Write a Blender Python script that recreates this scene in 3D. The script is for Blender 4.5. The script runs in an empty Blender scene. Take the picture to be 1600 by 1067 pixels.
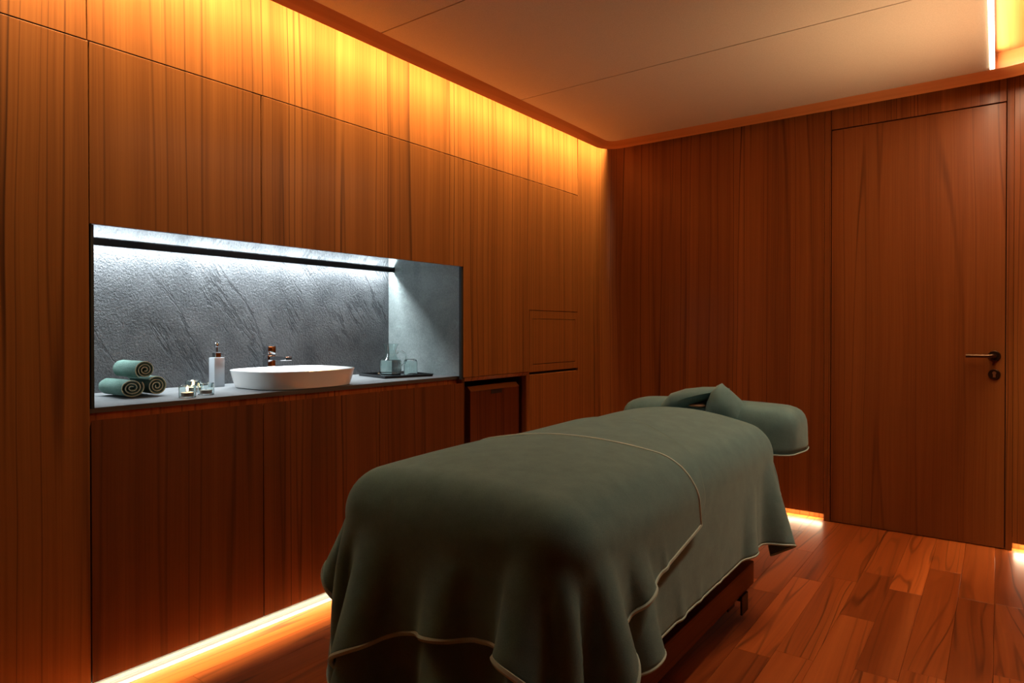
import bpy, bmesh, math, random
import numpy as np
from mathutils import Vector, Matrix, kdtree

S = bpy.context.scene
COL = S.collection
random.seed(7)
PI = math.pi

# ---------------------------------------------------------------- camera, world, exposure
H = 1.12
cam_d = bpy.data.cameras.new('camera')
cam_d.sensor_width = 36.0
cam_d.lens = 36.0 * 1025.0 / 1600.0
cam_d.shift_y = -12.0 / 1600.0
cam_d.clip_start = 0.02
cam = bpy.data.objects.new('camera', cam_d)
COL.objects.link(cam)
cam.location = (0, 0, H)
cam.rotation_euler = (math.radians(90 - 0.45), 0, math.atan(760 / 1025.0))
S.camera = cam

w = bpy.data.worlds.new('world')
S.world = w
w.use_nodes = True
w.node_tree.nodes['Background'].inputs[0].default_value = (0.02, 0.015, 0.01, 1)
w.node_tree.nodes['Background'].inputs[1].default_value = 0.2

S.view_settings.view_transform = 'Standard'
S.view_settings.look = 'None'
S.view_settings.gamma = 1
S.view_settings.use_curve_mapping = False
S.view_settings.exposure = 0.0

WARM = (1.0, 0.75, 0.36)
WARM2 = (1.0, 0.74, 0.46)
COOL = (0.86, 0.95, 1.0)

def area(name, loc, rot, sx, sy, power, color, spread=180.0):
    d = bpy.data.lights.new(name, 'AREA')
    d.shape = 'RECTANGLE'
    d.size = sx
    d.size_y = sy
    d.energy = power
    d.color = color
    d.spread = math.radians(spread)
    o = bpy.data.objects.new(name, d)
    COL.objects.link(o)
    o.location = loc
    o.rotation_euler = rot
    return o

R = math.radians
# cove light hidden behind the ceiling lip along the left wall (points down, grazes the wall)
area('cove_light_left', (-2.211, 2.13, 2.468), (0, R(5.0), 0), 0.036, 3.90, 77, WARM, 20)
# cove light hidden behind the lip along the right wall
area('cove_light_right', (0.340, 3.15, 2.468), (0, R(-5), 0), 0.030, 1.1, 60, WARM2, 70)
# line of light at the right edge of the ceiling panels
area('ceiling_line_light', (-0.029, 2.85, 2.3655), (0, 0, 0), 0.014, 2.1, 19, WARM2, 170)
area('ceiling_line_side', (-0.018, 2.85, 2.41), (0, R(-90), 0), 0.05, 2.1, 20, WARM2, 170)
# uplight in the wooden trough on the right wall
area('trough_uplight', (0.240, 3.12, 1.785), (0, R(180 - 60), 0), 0.045, 0.96, 6.5, WARM2, 105)
# light strips under the raised wall panels
area('kick_light_left', (-2.262, 2.10, 0.027), (0, R(-14), 0), 0.022, 3.7, 1.75, (1.0, 0.84, 0.60))
area('kick_light_back', (-1.47, 4.180, 0.037), (R(-12), 0, 0), 1.28, 0.02, 4.5, (1.0, 0.76, 0.48))
area('kick_light_door', (0.115, 4.180, 0.037), (R(-12), 0, 0), 0.09, 0.02, 0.6, (1.0, 0.76, 0.48))
# light strip of the washbasin niche, behind the pelmet
area('niche_light', (-2.757, 1.714, 1.462), (0, R(-20), 0), 0.02, 1.70, 20, COOL, 145)

# ---------------------------------------------------------------- helpers
def link(o, parent=None):
    COL.objects.link(o)
    if parent is not None:
        o.parent = parent
    return o

def shade(me, angle=35):
    for p in me.polygons:
        p.use_smooth = True
    try:
        me.set_sharp_from_angle(angle=R(angle))
    except Exception:
        pass

def obj(name, bm, mat, parent=None, smooth=False, uv=None, kind=None):
    me = bpy.data.meshes.new(name)
    bmesh.ops.recalc_face_normals(bm, faces=bm.faces)
    if uv:
        lay = bm.loops.layers.uv.new('UVMap')
        for f in bm.faces:
            for l in f.loops:
                l[lay].uv = uv(l.vert.co)
    bm.to_mesh(me)
    bm.free()
    if smooth:
        shade(me)
    me.materials.append(mat)
    o = bpy.data.objects.new(name, me)
    link(o, parent)
    if kind:
        o['kind'] = kind
    return o

def tag(o, label, cat, group=None):
    o['label'] = label
    o['category'] = cat
    if group:
        o['group'] = group
    return o

def empty(name, loc=(0, 0, 0)):
    o = bpy.data.objects.new(name, None)
    o.empty_display_size = 0.05
    o.location = loc
    COL.objects.link(o)
    return o

def box(bm, x0, x1, y0, y1, z0, z1, bev=0.0, seg=1):
    m = Matrix.Translation(((x0 + x1) / 2, (y0 + y1) / 2, (z0 + z1) / 2)) @ Matrix.Diagonal((abs(x1 - x0), abs(y1 - y0), abs(z1 - z0), 1))
    r = bmesh.ops.create_cube(bm, size=1.0, matrix=m)
    if bev > 0:
        es = set()
        for v in r['verts']:
            es.update(v.link_edges)
        bmesh.ops.bevel(bm, geom=list(es), offset=bev, segments=seg, profile=0.5, affect='EDGES')
    return bm

def bx(*a, **k):
    return box(bmesh.new(), *a, **k)

def prism(pts, axis, d0, d1, bev=0.0):
    """polygon pts (a, b) extruded along an axis from d0 to d1"""
    bm = bmesh.new()
    def mk(a, b, d):
        if axis == 'x':
            return (d, a, b)
        if axis == 'y':
            return (a, d, b)
        return (a, b, d)
    v0 = [bm.verts.new(mk(a, b, d0)) for a, b in pts]
    v1 = [bm.verts.new(mk(a, b, d1)) for a, b in pts]
    bm.faces.new(v0)
    bm.faces.new(list(reversed(v1)))
    n = len(pts)
    for i in range(n):
        bm.faces.new((v0[i], v1[i], v1[(i + 1) % n], v0[(i + 1) % n]))
    bmesh.ops.recalc_face_normals(bm, faces=bm.faces)
    if bev > 0:
        bmesh.ops.bevel(bm, geom=list(bm.edges), offset=bev, segments=1, profile=0.5, affect='EDGES')
    return bm

def lathe(bm, prof, cx, cy, z0=0.0, n=32, close=False):
    """profile (r, z) turned about a vertical axis; close joins last to first"""
    rings = []
    for r, z in prof:
        if r < 1e-6:
            rings.append([bm.verts.new((cx, cy, z0 + z))])
        else:
            rings.append([bm.verts.new((cx + r * math.cos(2 * PI * k / n), cy + r * math.sin(2 * PI * k / n), z0 + z)) for k in range(n)])
    m = len(rings)
    for i in range(m if close else m - 1):
        a, b = rings[i], rings[(i + 1) % m]
        for k in range(n):
            k2 = (k + 1) % n
            if len(a) == 1 and len(b) == 1:
                continue
            if len(a) == 1:
                bm.faces.new((a[0], b[k2], b[k]))
            elif len(b) == 1:
                bm.faces.new((a[k], a[k2], b[0]))
            else:
                bm.faces.new((a[k], a[k2], b[k2], b[k]))
    return bm

def tube(bm, pts, rad, n=8, closed=False):
    """round tube along points; rad a number or a list"""
    P = [Vector(p) for p in pts]
    m = len(P)
    rr = rad if isinstance(rad, (list, tuple)) else [rad] * m
    rings = []
    up = None
    for i in range(m):
        if closed:
            t = P[(i + 1) % m] - P[i - 1]
        else:
            t = P[min(i + 1, m - 1)] - P[max(i - 1, 0)]
        if t.length < 1e-9:
            t = Vector((0, 0, 1))
        t.normalize()
        if up is None:
            up = Vector((0, 0, 1)) if abs(t.z) < 0.9 else Vector((1, 0, 0))
        a = t.cross(up)
        if a.length < 1e-6:
            a = t.cross(Vector((1, 0.3, 0)))
        a.normalize()
        b = a.cross(t)
        b.normalize()
        up = b
        rings.append([bm.verts.new(P[i] + (a * math.cos(2 * PI * k / n) + b * math.sin(2 * PI * k / n)) * rr[i]) for k in range(n)])
    for i in range(m if closed else m - 1):
        A, B = rings[i], rings[(i + 1) % m]
        for k in range(n):
            bm.faces.new((A[k], A[(k + 1) % n], B[(k + 1) % n], B[k]))
    if not closed:
        bm.faces.new(list(reversed(rings[0])))
        bm.faces.new(rings[-1])
    return bm

# ---------------------------------------------------------------- materials
def new_mat(name):
    m = bpy.data.materials.new(name)
    m.use_nodes = True
    nt = m.node_tree
    return m, nt, nt.nodes['Principled BSDF']

def nd(nt, typ, **kw):
    n = nt.nodes.new(typ)
    for k, v in kw.items():
        setattr(n, k, v)
    return n

def simple(name, col, rough=0.5, metal=0.0, **kw):
    m, nt, b = new_mat(name)
    b.inputs['Base Color'].default_value = (*col, 1)
    b.inputs['Roughness'].default_value = rough
    b.inputs['Metallic'].default_value = metal
    for k, v in kw.items():
        b.inputs[k.replace('_', ' ')].default_value = v
    return m

def emit(name, col, s):
    m, nt, b = new_mat(name)
    b.inputs['Base Color'].default_value = (0.8, 0.8, 0.8, 1)
    b.inputs['Emission Color'].default_value = (*col, 1)
    b.inputs['Emission Strength'].default_value = s
    return m

def math_n(nt, op, a, b=None, clamp=False):
    n = nd(nt, 'ShaderNodeMath', operation=op, use_clamp=clamp)
    for i, v in enumerate((a, b)):
        if v is None:
            continue
        if isinstance(v, (int, float)):
            n.inputs[i].default_value = v
        else:
            nt.links.new(v, n.inputs[i])
    return n.outputs[0]

def ramp(nt, fac, stops, interp='LINEAR'):
    r = nd(nt, 'ShaderNodeValToRGB')
    r.color_ramp.interpolation = interp
    e = r.color_ramp.elements
    while len(e) < len(stops):
        e.new(0.5)
    for i, (p, c) in enumerate(stops):
        e[i].position = p
        e[i].color = (*c, 1) if len(c) == 3 else c
    nt.links.new(fac, r.inputs[0])
    return r.outputs[0]

def mix(nt, fac, a, b, mode='MIX'):
    n = nd(nt, 'ShaderNodeMix', data_type='RGBA', blend_type=mode)
    def put(sock, v):
        if isinstance(v, tuple):
            sock.default_value = (*v, 1)
        elif isinstance(v, (int, float)):
            sock.default_value = v
        else:
            nt.links.new(v, sock)
    put(n.inputs[0], fac)
    put(n.inputs[6], a)
    put(n.inputs[7], b)
    return n.outputs[2]

def noise(nt, vec, scale, detail=2.0, rough=0.5, dist=0.0):
    n = nd(nt, 'ShaderNodeTexNoise')
    n.inputs['Scale'].default_value = scale
    n.inputs['Detail'].default_value = detail
    n.inputs['Roughness'].default_value = rough
    n.inputs['Distortion'].default_value = dist
    nt.links.new(vec, n.inputs['Vector'])
    return n.outputs['Fac']

def combine(nt, x, y, z=0.0):
    c = nd(nt, 'ShaderNodeCombineXYZ')
    for i, v in enumerate((x, y, z)):
        if isinstance(v, (int, float)):
            c.inputs[i].default_value = v
        else:
            nt.links.new(v, c.inputs[i])
    return c.outputs[0]

def wood_nodes(nt, b, u, v, light, mid, dark, line, fine=150.0, band=10.0, linew=0.03, line_amt=0.8, tint=None, warp=0.05, vs=0.35):
    """straight-grained veneer: u runs across the grain, v along it (metres)"""
    wv = combine(nt, math_n(nt, 'MULTIPLY', u, 1.6), math_n(nt, 'MULTIPLY', v, 0.55))
    wn = noise(nt, wv, 1.0, 2.0)
    u2 = math_n(nt, 'ADD', u, math_n(nt, 'MULTIPLY', math_n(nt, 'SUBTRACT', wn, 0.5), warp))
    f1 = noise(nt, combine(nt, math_n(nt, 'MULTIPLY', u2, fine), math_n(nt, 'MULTIPLY', v, 1.4)), 1.0, 3.0, 0.6)
    f2 = noise(nt, combine(nt, math_n(nt, 'MULTIPLY', u2, band * 2.6), math_n(nt, 'MULTIPLY', v, 0.3 * vs), 3.3), 1.0, 2.0, 0.55)
    f3 = noise(nt, combine(nt, math_n(nt, 'MULTIPLY', u2, band), math_n(nt, 'MULTIPLY', v, 0.30 * vs), 7.7), 1.0, 1.0, 0.5)
    # thin dark growth lines: contours of a stretched noise
    saw = math_n(nt, 'FRACT', math_n(nt, 'MULTIPLY', f3, 7.0))
    dl = math_n(nt, 'ABSOLUTE', math_n(nt, 'SUBTRACT', saw, 0.5))
    ln = nd(nt, 'ShaderNodeMapRange', interpolation_type='SMOOTHSTEP')
    nt.links.new(dl, ln.inputs[0])
    ln.inputs[1].default_value = 0.0
    ln.inputs[2].default_value = linew * 4
    ln.inputs[3].default_value = 1.0
    ln.inputs[4].default_value = 0.0
    fac = math_n(nt, 'ADD', math_n(nt, 'MULTIPLY', f1, 0.36), math_n(nt, 'ADD', math_n(nt, 'MULTIPLY', f2, 0.36), math_n(nt, 'MULTIPLY', f3, 0.28)))
    c = ramp(nt, fac, [(0.30, dark), (0.47, mid), (0.66, light)])
    lam = math_n(nt, 'MULTIPLY', ln.outputs[0], math_n(nt, 'MULTIPLY', math_n(nt, 'MULTIPLY', f2, f2), line_amt * 2.6), clamp=True)
    c = mix(nt, lam, c, line)
    st = nd(nt, 'ShaderNodeTexWhiteNoise', noise_dimensions='1D')
    nt.links.new(math_n(nt, 'FLOOR', math_n(nt, 'MULTIPLY', u2, 8.5)), st.inputs['W'])
    sv = ramp(nt, st.outputs['Value'], [(0.0, (0.92, 0.91, 0.90)), (1.0, (1.06, 1.06, 1.06))])
    c = mix(nt, 1.0, c, sv, 'MULTIPLY')
    if tint is not None:
        c = mix(nt, 1.0, c, tint, 'MULTIPLY')
    nt.links.new(c, b.inputs['Base Color'])
    return f1

def veneer_mat(name, light, mid, dark, line, rough=0.37, **kw):
    m, nt, b = new_mat(name)
    uv = nd(nt, 'ShaderNodeUVMap')
    sp = nd(nt, 'ShaderNodeSeparateXYZ')
    nt.links.new(uv.outputs[0], sp.inputs[0])
    f1 = wood_nodes(nt, b, sp.outputs[0], sp.outputs[1], light, mid, dark, line, **kw)
    b.inputs['Roughness'].default_value = rough
    b.inputs['Specular IOR Level'].default_value = 0.15
    b.inputs['Coat Weight'].default_value = 0.09
    b.inputs['Coat Roughness'].default_value = 0.2
    bp = nd(nt, 'ShaderNodeBump')
    bp.inputs['Strength'].default_value = 0.006
    bp.inputs['Distance'].default_value = 0.001
    nt.links.new(f1, bp.inputs['Height'])
    nt.links.new(bp.outputs[0], b.inputs['Normal'])
    return m

VENEER = veneer_mat('teak_veneer', (0.245, 0.080, 0.018), (0.185, 0.056, 0.0115), (0.122, 0.034, 0.006), (0.05, 0.013, 0.003))
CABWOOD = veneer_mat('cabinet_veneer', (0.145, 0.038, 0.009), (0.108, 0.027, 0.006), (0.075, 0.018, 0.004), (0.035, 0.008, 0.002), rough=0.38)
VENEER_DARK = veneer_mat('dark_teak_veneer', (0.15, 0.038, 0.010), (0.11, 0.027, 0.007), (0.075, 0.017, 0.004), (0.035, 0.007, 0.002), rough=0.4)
DOORWOOD = veneer_mat('door_veneer', (0.225, 0.074, 0.017), (0.18, 0.054, 0.0115), (0.130, 0.037, 0.007), (0.05, 0.013, 0.003), rough=0.36, band=6.0, linew=0.02, warp=0.05, vs=0.45, line_amt=0.5)
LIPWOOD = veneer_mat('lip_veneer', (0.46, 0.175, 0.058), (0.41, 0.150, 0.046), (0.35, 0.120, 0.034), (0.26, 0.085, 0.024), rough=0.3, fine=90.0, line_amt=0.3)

def floor_mat():
    m, nt, b = new_mat('floor_teak')
    tc = nd(nt, 'ShaderNodeTexCoord')
    oi = nd(nt, 'ShaderNodeObjectInfo')
    sp = nd(nt, 'ShaderNodeSeparateXYZ')
    nt.links.new(tc.outputs['Object'], sp.inputs[0])
    off = math_n(nt, 'MULTIPLY', oi.outputs['Random'], 40.0)
    u = math_n(nt, 'ADD', sp.outputs[0], off)
    v = math_n(nt, 'ADD', sp.outputs[1], off)
    tint = ramp(nt, oi.outputs['Random'], [(0.0, (0.62, 0.58, 0.55)), (0.35, (0.85, 0.82, 0.8)), (0.7, (1.0, 1.0, 1.0)), (1.0, (1.22, 1.2, 1.15))])
    f1 = wood_nodes(nt, b, u, v, (0.54, 0.142, 0.029), (0.43, 0.100, 0.018), (0.26, 0.055, 0.010), (0.08, 0.018, 0.005),
                    fine=110.0, band=9.0, linew=0.03, line_amt=0.7, tint=tint, warp=0.14, vs=1.6)
    rg = nd(nt, 'ShaderNodeMapRange')
    nt.links.new(f1, rg.inputs[0])
    rg.inputs[3].default_value = 0.26
    rg.inputs[4].default_value = 0.42
    nt.links.new(rg.outputs[0], b.inputs['Roughness'])
    bp = nd(nt, 'ShaderNodeBump')
    bp.inputs['Strength'].default_value = 0.08
    bp.inputs['Distance'].default_value = 0.001
    nt.links.new(f1, bp.inputs['Height'])
    nt.links.new(bp.outputs[0], b.inputs['Normal'])
    return m
FLOOR = floor_mat()

def stone_mat(name, c0, c1, vein, rough, bump, vein_amt=0.6, light_vein=None):
    m, nt, b = new_mat(name)
    tc = nd(nt, 'ShaderNodeTexCoord')
    mp = nd(nt, 'ShaderNodeMapping')
    mp.inputs['Rotation'].default_value = (R(-33), 0, 0)
    nt.links.new(tc.outputs['Object'], mp.inputs[0])
    p = mp.outputs[0]
    n1 = noise(nt, p, 5.0, 4.0, 0.6, 0.4)
    n2 = noise(nt, p, 105.0, 3.0, 0.75)
    mp2 = nd(nt, 'ShaderNodeMapping')
    mp2.inputs['Scale'].default_value = (1.0, 3.0, 0.6)
    nt.links.new(p, mp2.inputs[0])
    n3 = noise(nt, mp2.outputs[0], 1.5, 7.0, 0.66, 0.25)
    d = math_n(nt, 'ABSOLUTE', math_n(nt, 'SUBTRACT', n3, 0.5))
    vm = nd(nt, 'ShaderNodeMapRange', interpolation_type='SMOOTHSTEP')
    nt.links.new(d, vm.inputs[0])
    vm.inputs[1].default_value = 0.0
    vm.inputs[2].default_value = 0.03
    vm.inputs[3].default_value = 1.0
    vm.inputs[4].default_value = 0.0
    patch = noise(nt, p, 3.1, 1.0)
    pm = nd(nt, 'ShaderNodeMapRange')
    nt.links.new(patch, pm.inputs[0])
    pm.inputs[1].default_value = 0.46
    pm.inputs[2].default_value = 0.62
    fac = math_n(nt, 'ADD', math_n(nt, 'MULTIPLY', n1, 0.55), math_n(nt, 'MULTIPLY', n2, 0.45))
    c = ramp(nt, fac, [(0.36, c0), (0.62, c1)])
    va = math_n(nt, 'MULTIPLY', math_n(nt, 'MULTIPLY', vm.outputs[0], pm.outputs[0]), vein_amt, clamp=True)
    c = mix(nt, va, c, vein)
    nt.links.new(c, b.inputs['Base Color'])
    b.inputs['Roughness'].default_value = rough
    hgt = math_n(nt, 'SUBTRACT', n2, math_n(nt, 'MULTIPLY', va, 0.6))
    bp = nd(nt, 'ShaderNodeBump')
    bp.inputs['Strength'].default_value = bump
    bp.inputs['Distance'].default_value = 0.006
    nt.links.new(hgt, bp.inputs['Height'])
    nt.links.new(bp.outputs[0], b.inputs['Normal'])
    return m
STONE = stone_mat('rough_soapstone', (0.050, 0.056, 0.061), (0.152, 0.161, 0.169), (0.030, 0.034, 0.038), 0.6, 0.8, 0.75)
STONE_SIDE = stone_mat('honed_soapstone', (0.165, 0.20, 0.198), (0.30, 0.342, 0.336), (0.42, 0.52, 0.50), 0.42, 0.02, 0.5)
STONE_TOP = stone_mat('worktop_soapstone', (0.13, 0.14, 0.145), (0.21, 0.22, 0.225), (0.08, 0.09, 0.09), 0.5, 0.0, 0.4)
NICHE_CEIL = simple('polished_niche_ceiling', (0.88, 0.89, 0.88), 0.07, 1.0)
BLACK = simple('black_metal', (0.006, 0.005, 0.005), 0.5)
DARKVOID = simple('dark_backing', (0.018, 0.008, 0.004), 0.8)
PLASTER = simple('pale_plaster', (0.45, 0.36, 0.27), 0.9)

def ceiling_mat():
    m, nt, b = new_mat('tan_ceiling_fabric')
    tc = nd(nt, 'ShaderNodeTexCoord')
    n1 = noise(nt, tc.outputs['Object'], 240.0, 2.0, 0.6)
    c = ramp(nt, n1, [(0.3, (0.44, 0.345, 0.245)), (0.7, (0.51, 0.40, 0.285))])
    nt.links.new(c, b.inputs['Base Color'])
    b.inputs['Roughness'].default_value = 0.85
    bp = nd(nt, 'ShaderNodeBump')
    bp.inputs['Strength'].default_value = 0.06
    bp.inputs['Distance'].default_value = 0.002
    nt.links.new(n1, bp.inputs['Height'])
    nt.links.new(bp.outputs[0], b.inputs['Normal'])
    return m
CEIL = ceiling_mat()

def cloth_mat(name, c0, c1, sheen, scale=420.0, bump=0.25, sheen_tint=(0.6, 0.75, 0.68)):
    m, nt, b = new_mat(name)
    tc = nd(nt, 'ShaderNodeTexCoord')
    n1 = noise(nt, tc.outputs['Object'], scale, 3.0, 0.7)
    n2 = noise(nt, tc.outputs['Object'], 18.0, 3.0, 0.6)
    f = math_n(nt, 'ADD', math_n(nt, 'MULTIPLY', n1, 0.55), math_n(nt, 'MULTIPLY', n2, 0.45))
    c = ramp(nt, f, [(0.35, c0), (0.65, c1)])
    nt.links.new(c, b.inputs['Base Color'])
    b.inputs['Roughness'].default_value = 0.95
    b.inputs['Specular IOR Level'].default_value = 0.1
    b.inputs['Sheen Weight'].default_value = sheen
    b.inputs['Sheen Roughness'].default_value = 0.45
    b.inputs['Sheen Tint'].default_value = (*sheen_tint, 1)
    bp = nd(nt, 'ShaderNodeBump')
    bp.inputs['Strength'].default_value = bump
    bp.inputs['Distance'].default_value = 0.002
    nt.links.new(n1, bp.inputs['Height'])
    nt.links.new(bp.outputs[0], b.inputs['Normal'])
    return m
FLEECE = cloth_mat('green_fleece', (0.100, 0.205, 0.232), (0.150, 0.292, 0.328), 0.35)
PIPING = cloth_mat('piping_green', (0.42, 0.58, 0.57), (0.52, 0.70, 0.68), 0.3)
TERRY = cloth_mat('green_terry', (0.075, 0.145, 0.12), (0.16, 0.27, 0.235), 0.3, 260.0, 0.8)
TERRY_HEM = cloth_mat('terry_hem', (0.46, 0.50, 0.36), (0.60, 0.62, 0.46), 0.2)
BEIGE = cloth_mat('beige_pad', (0.35, 0.22, 0.15), (0.42, 0.27, 0.19), 0.2)
CERAMIC = simple('white_ceramic', (0.80, 0.79, 0.78), 0.14)
CHROME = simple('chrome', (0.60, 0.61, 0.63), 0.05, 1.0)
BRONZE = simple('dark_bronze', (0.10, 0.055, 0.030), 0.34, 1.0)
BRASS = simple('worn_brass', (0.55, 0.30, 0.14), 0.35, 1.0)
GLASS = simple('clear_glass', (0.86, 0.94, 0.93), 0.02, 0.0, Transmission_Weight=1.0, IOR=1.46)
FROST = simple('satin_grey', (0.50, 0.53, 0.56), 0.25, 0.2)
WATER = simple('water', (0.97, 1.0, 0.99), 0.0, 0.0, Transmission_Weight=1.0, IOR=1.33)
LACQUER = simple('black_lacquer', (0.008, 0.008, 0.009), 0.12)
WAX = simple('white_wax', (0.85, 0.78, 0.68), 0.5)
TINCUP = simple('tealight_cup', (0.45, 0.30, 0.24), 0.3, 1.0)
FLAME = emit('candle_flame', (1.0, 0.62, 0.22), 26.0)
LED = emit('led_diffuser', (1.0, 0.82, 0.60), 5.0)
LEDCOOL = emit('led_diffuser_cool', (0.9, 0.97, 1.0), 4.0)
LEATHER = simple('dark_vinyl', (0.03, 0.025, 0.02), 0.5)
RUBBER = simple('black_rubber', (0.008, 0.008, 0.008), 0.5)
PALE = simple('pale_border_stone', (0.6, 0.57, 0.53), 0.5)

def struct(o):
    o['kind'] = 'structure'
    return o

# ================================================================= THE ROOM
XW = -2.23          # face of the left wall panels
YB = 4.15           # face of the back wall panels
XR = 0.36           # face of the right wall
ZT = 2.62
Y0 = -1.2
uvY = lambda c: (c.y, c.z)
uvX = lambda c: (c.x + 9.0, c.z)

# ---- floor and its boards
fl = struct(obj('floor', bx(-2.95, 1.32, Y0 - 0.1, 4.4, -0.10, -0.016), DARKVOID))
rng = random.Random(3)
BW = 0.122
x = -2.204
row = 0
while x < 1.25:
    y = Y0
    first = True
    while y < 4.20:
        L = rng.uniform(0.55, 1.15)
        if first:
            L *= rng.uniform(0.25, 1.0)
            first = False
        if 4.22 - (y + L) < 0.25:
            L = 4.22 - y
        b = bmesh.new()
        box(b, -BW / 2 + 0.0003, BW / 2 - 0.0003, -L / 2 + 0.0003, L / 2 - 0.0003, -0.016, 0.0, 0.0006)
        o = obj('floor_board', b, FLOOR, fl)
        o.location = (x + BW / 2, y + L / 2, 0)
        y += L
    x += BW
    row += 1
# pale border strips under the edge of the left wall panels
struct(obj('trim_1', bx(-2.253, -2.2055, Y0, 4.0, -0.016, 0.0005, 0.0008), PALE))
struct(obj('trim_2', bx(-2.312, -2.2545, Y0, 4.0, -0.016, 0.0005, 0.0008), PALE))
struct(obj('baseboard_left', bx(-2.34, -2.312, Y0, 4.22, -0.016, 0.03), PALE))
struct(obj('baseboard_back', bx(-2.30, -0.816, 4.205, 4.23, -0.016, 0.05), VENEER, uv=uvX))
struct(obj('baseboard_right', bx(0.062, 0.5, 4.205, 4.23, -0.016, 0.05), VENEER, uv=uvX))

# ---- left wall: carcass behind, panels in front
b = bmesh.new()
XB = -2.25
box(b, -2.95, XB, Y0 - 0.1, 0.842, 0.032, 1.99)
box(b, -2.95, XB, 0.842, 2.59, 1.478, 1.99)
box(b, -2.95, XB, 2.59, 3.185, 0.866, 1.99)
box(b, -2.95, XB, 3.185, 4.4, 0.032, 1.99)
box(b, -2.95, -2.285, Y0 - 0.1, 4.4, 1.99, ZT)
box(b, -2.95, -2.86, 0.842, 3.185, 0.0, 1.478)
wl = struct(obj('wall_left', b, DARKVOID))
G = 0.0016
PT = 0.018
def lpanel(pts, name='wall_panel', mat=VENEER, parent=None, x=XW):
    return obj(name, prism(pts, 'x', x - PT, x, 0.0009), mat, parent or wl, uv=uvY)
def rect(a0, a1, z0, z1, g=G):
    return [(a0 + g, z0 + g), (a1 - g, z0 + g), (a1 - g, z1 - g), (a0 + g, z1 - g)]
ZB = 0.030
ZS = 1.997
lpanel(rect(Y0, 0.26, ZB, ZS))
lpanel(rect(0.26, 0.842, ZB, ZS))
for pr_ in (rect(Y0, 0.838, ZS, ZT), rect(0.838, 3.738, ZS, ZT)):
    o = lpanel(pr_)
    for v_ in o.data.vertices:      # the top row of panels leans back a little
        v_.co.x -= (v_.co.z - ZS) * 0.017
lpanel(rect(0.842, 1.424, 1.440, ZS))
lpanel(rect(1.424, 2.584, 1.440, ZS))
lpanel([(2.584 + G, 0.866), (3.180 - G, 0.866), (3.180 - G, 1.229 + G), (3.738 - G, 1.229 + G), (3.738 - G, ZS - G), (2.584 + G, ZS - G)])
lpanel([(3.180 + G, ZB), (3.738 - G, ZB), (3.738 - G, 0.846), (3.180 + G, 0.846)])

# curved corner and back wall panel in one sheet of veneer
RC = 0.15
path = [(XW, 3.738 + G), (XW, YB - RC)]
for k in range(1, 13):
    a = PI - k * (PI / 2) / 12
    path.append((XW + RC + RC * math.cos(a), YB - RC + RC * math.sin(a)))
path.append((-0.816, YB))
def wall_sheet(path, z0, z1, name, parent, mat, u0, th=PT, z0_out=None):
    """vertical sheet following a plan path; thickness on the outer side (left of travel)"""
    bm = bmesh.new()
    lay = bm.loops.layers.uv.new('UVMap')
    n = len(path)
    P = [Vector((p[0], p[1])) for p in path]
    nor = []
    for i in range(n):
        t = (P[min(i + 1, n - 1)] - P[max(i - 1, 0)]).normalized()
        nor.append(Vector((-t.y, t.x)))
    s = [0.0]
    for i in range(1, n):
        s.append(s[-1] + (P[i] - P[i - 1]).length)
    rows = []
    for i in range(n):
        q = P[i] + nor[i] * th
        rows.append([bm.verts.new((P[i].x, P[i].y, z0)), bm.verts.new((P[i].x, P[i].y, z1)),
                     bm.verts.new((q.x, q.y, z1)), bm.verts.new((q.x, q.y, z0 if z0_out is None else z0_out))])
    def quad(vs, us):
        f = bm.faces.new(vs)
        f.smooth = True
        for l, uu in zip(f.loops, us):
            l[lay].uv = (u0 + uu, l.vert.co.z)
    for i in range(n - 1):
        A, B = rows[i], rows[i + 1]
        for k in range(4):
            k2 = (k + 1) % 4
            quad((A[k], B[k], B[k2], A[k2]), (s[i], s[i + 1], s[i + 1], s[i]))
    bm.faces.new(rows[0])
    bm.faces.new(list(reversed(rows[-1])))
    bmesh.ops.recalc_face_normals(bm, faces=bm.faces)
    me = bpy.data.meshes.new(name)
    bm.to_mesh(me)
    bm.free()
    me.set_sharp_from_angle(angle=R(40))
    me.materials.append(mat)
    o = bpy.data.objects.new(name, me)
    link(o, parent)
    return o

wb = struct(obj('wall_back', bx(-2.95, 1.32, 4.24, 4.40, -0.016, ZT), DARKVOID))
b = bmesh.new()
o = wall_sheet(path, 0.040, ZT, 'wall_panel', wb, VENEER, 3.738)
obj('door_stile', bx(-0.8145, -0.7815, YB, YB + 0.05, 0.0, ZT, 0.0008), VENEER, wb, uv=uvX)
obj('wall_panel', bx(-0.7785, 0.0285, YB, YB + PT, 2.268, ZT, 0.0008), VENEER, wb, uv=lambda c: (c.x * 1.7 + 2.2, c.z))
obj('door_stile', bx(0.0315, 0.060, YB, YB + 0.05, 0.0, ZT, 0.0008), VENEER, wb, uv=uvX)
# door lining behind the joints
obj('door_lining', bx(-0.80, 0.05, YB + 0.052, YB + 0.08, 0.0, ZT), DARKVOID, wb)

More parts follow.
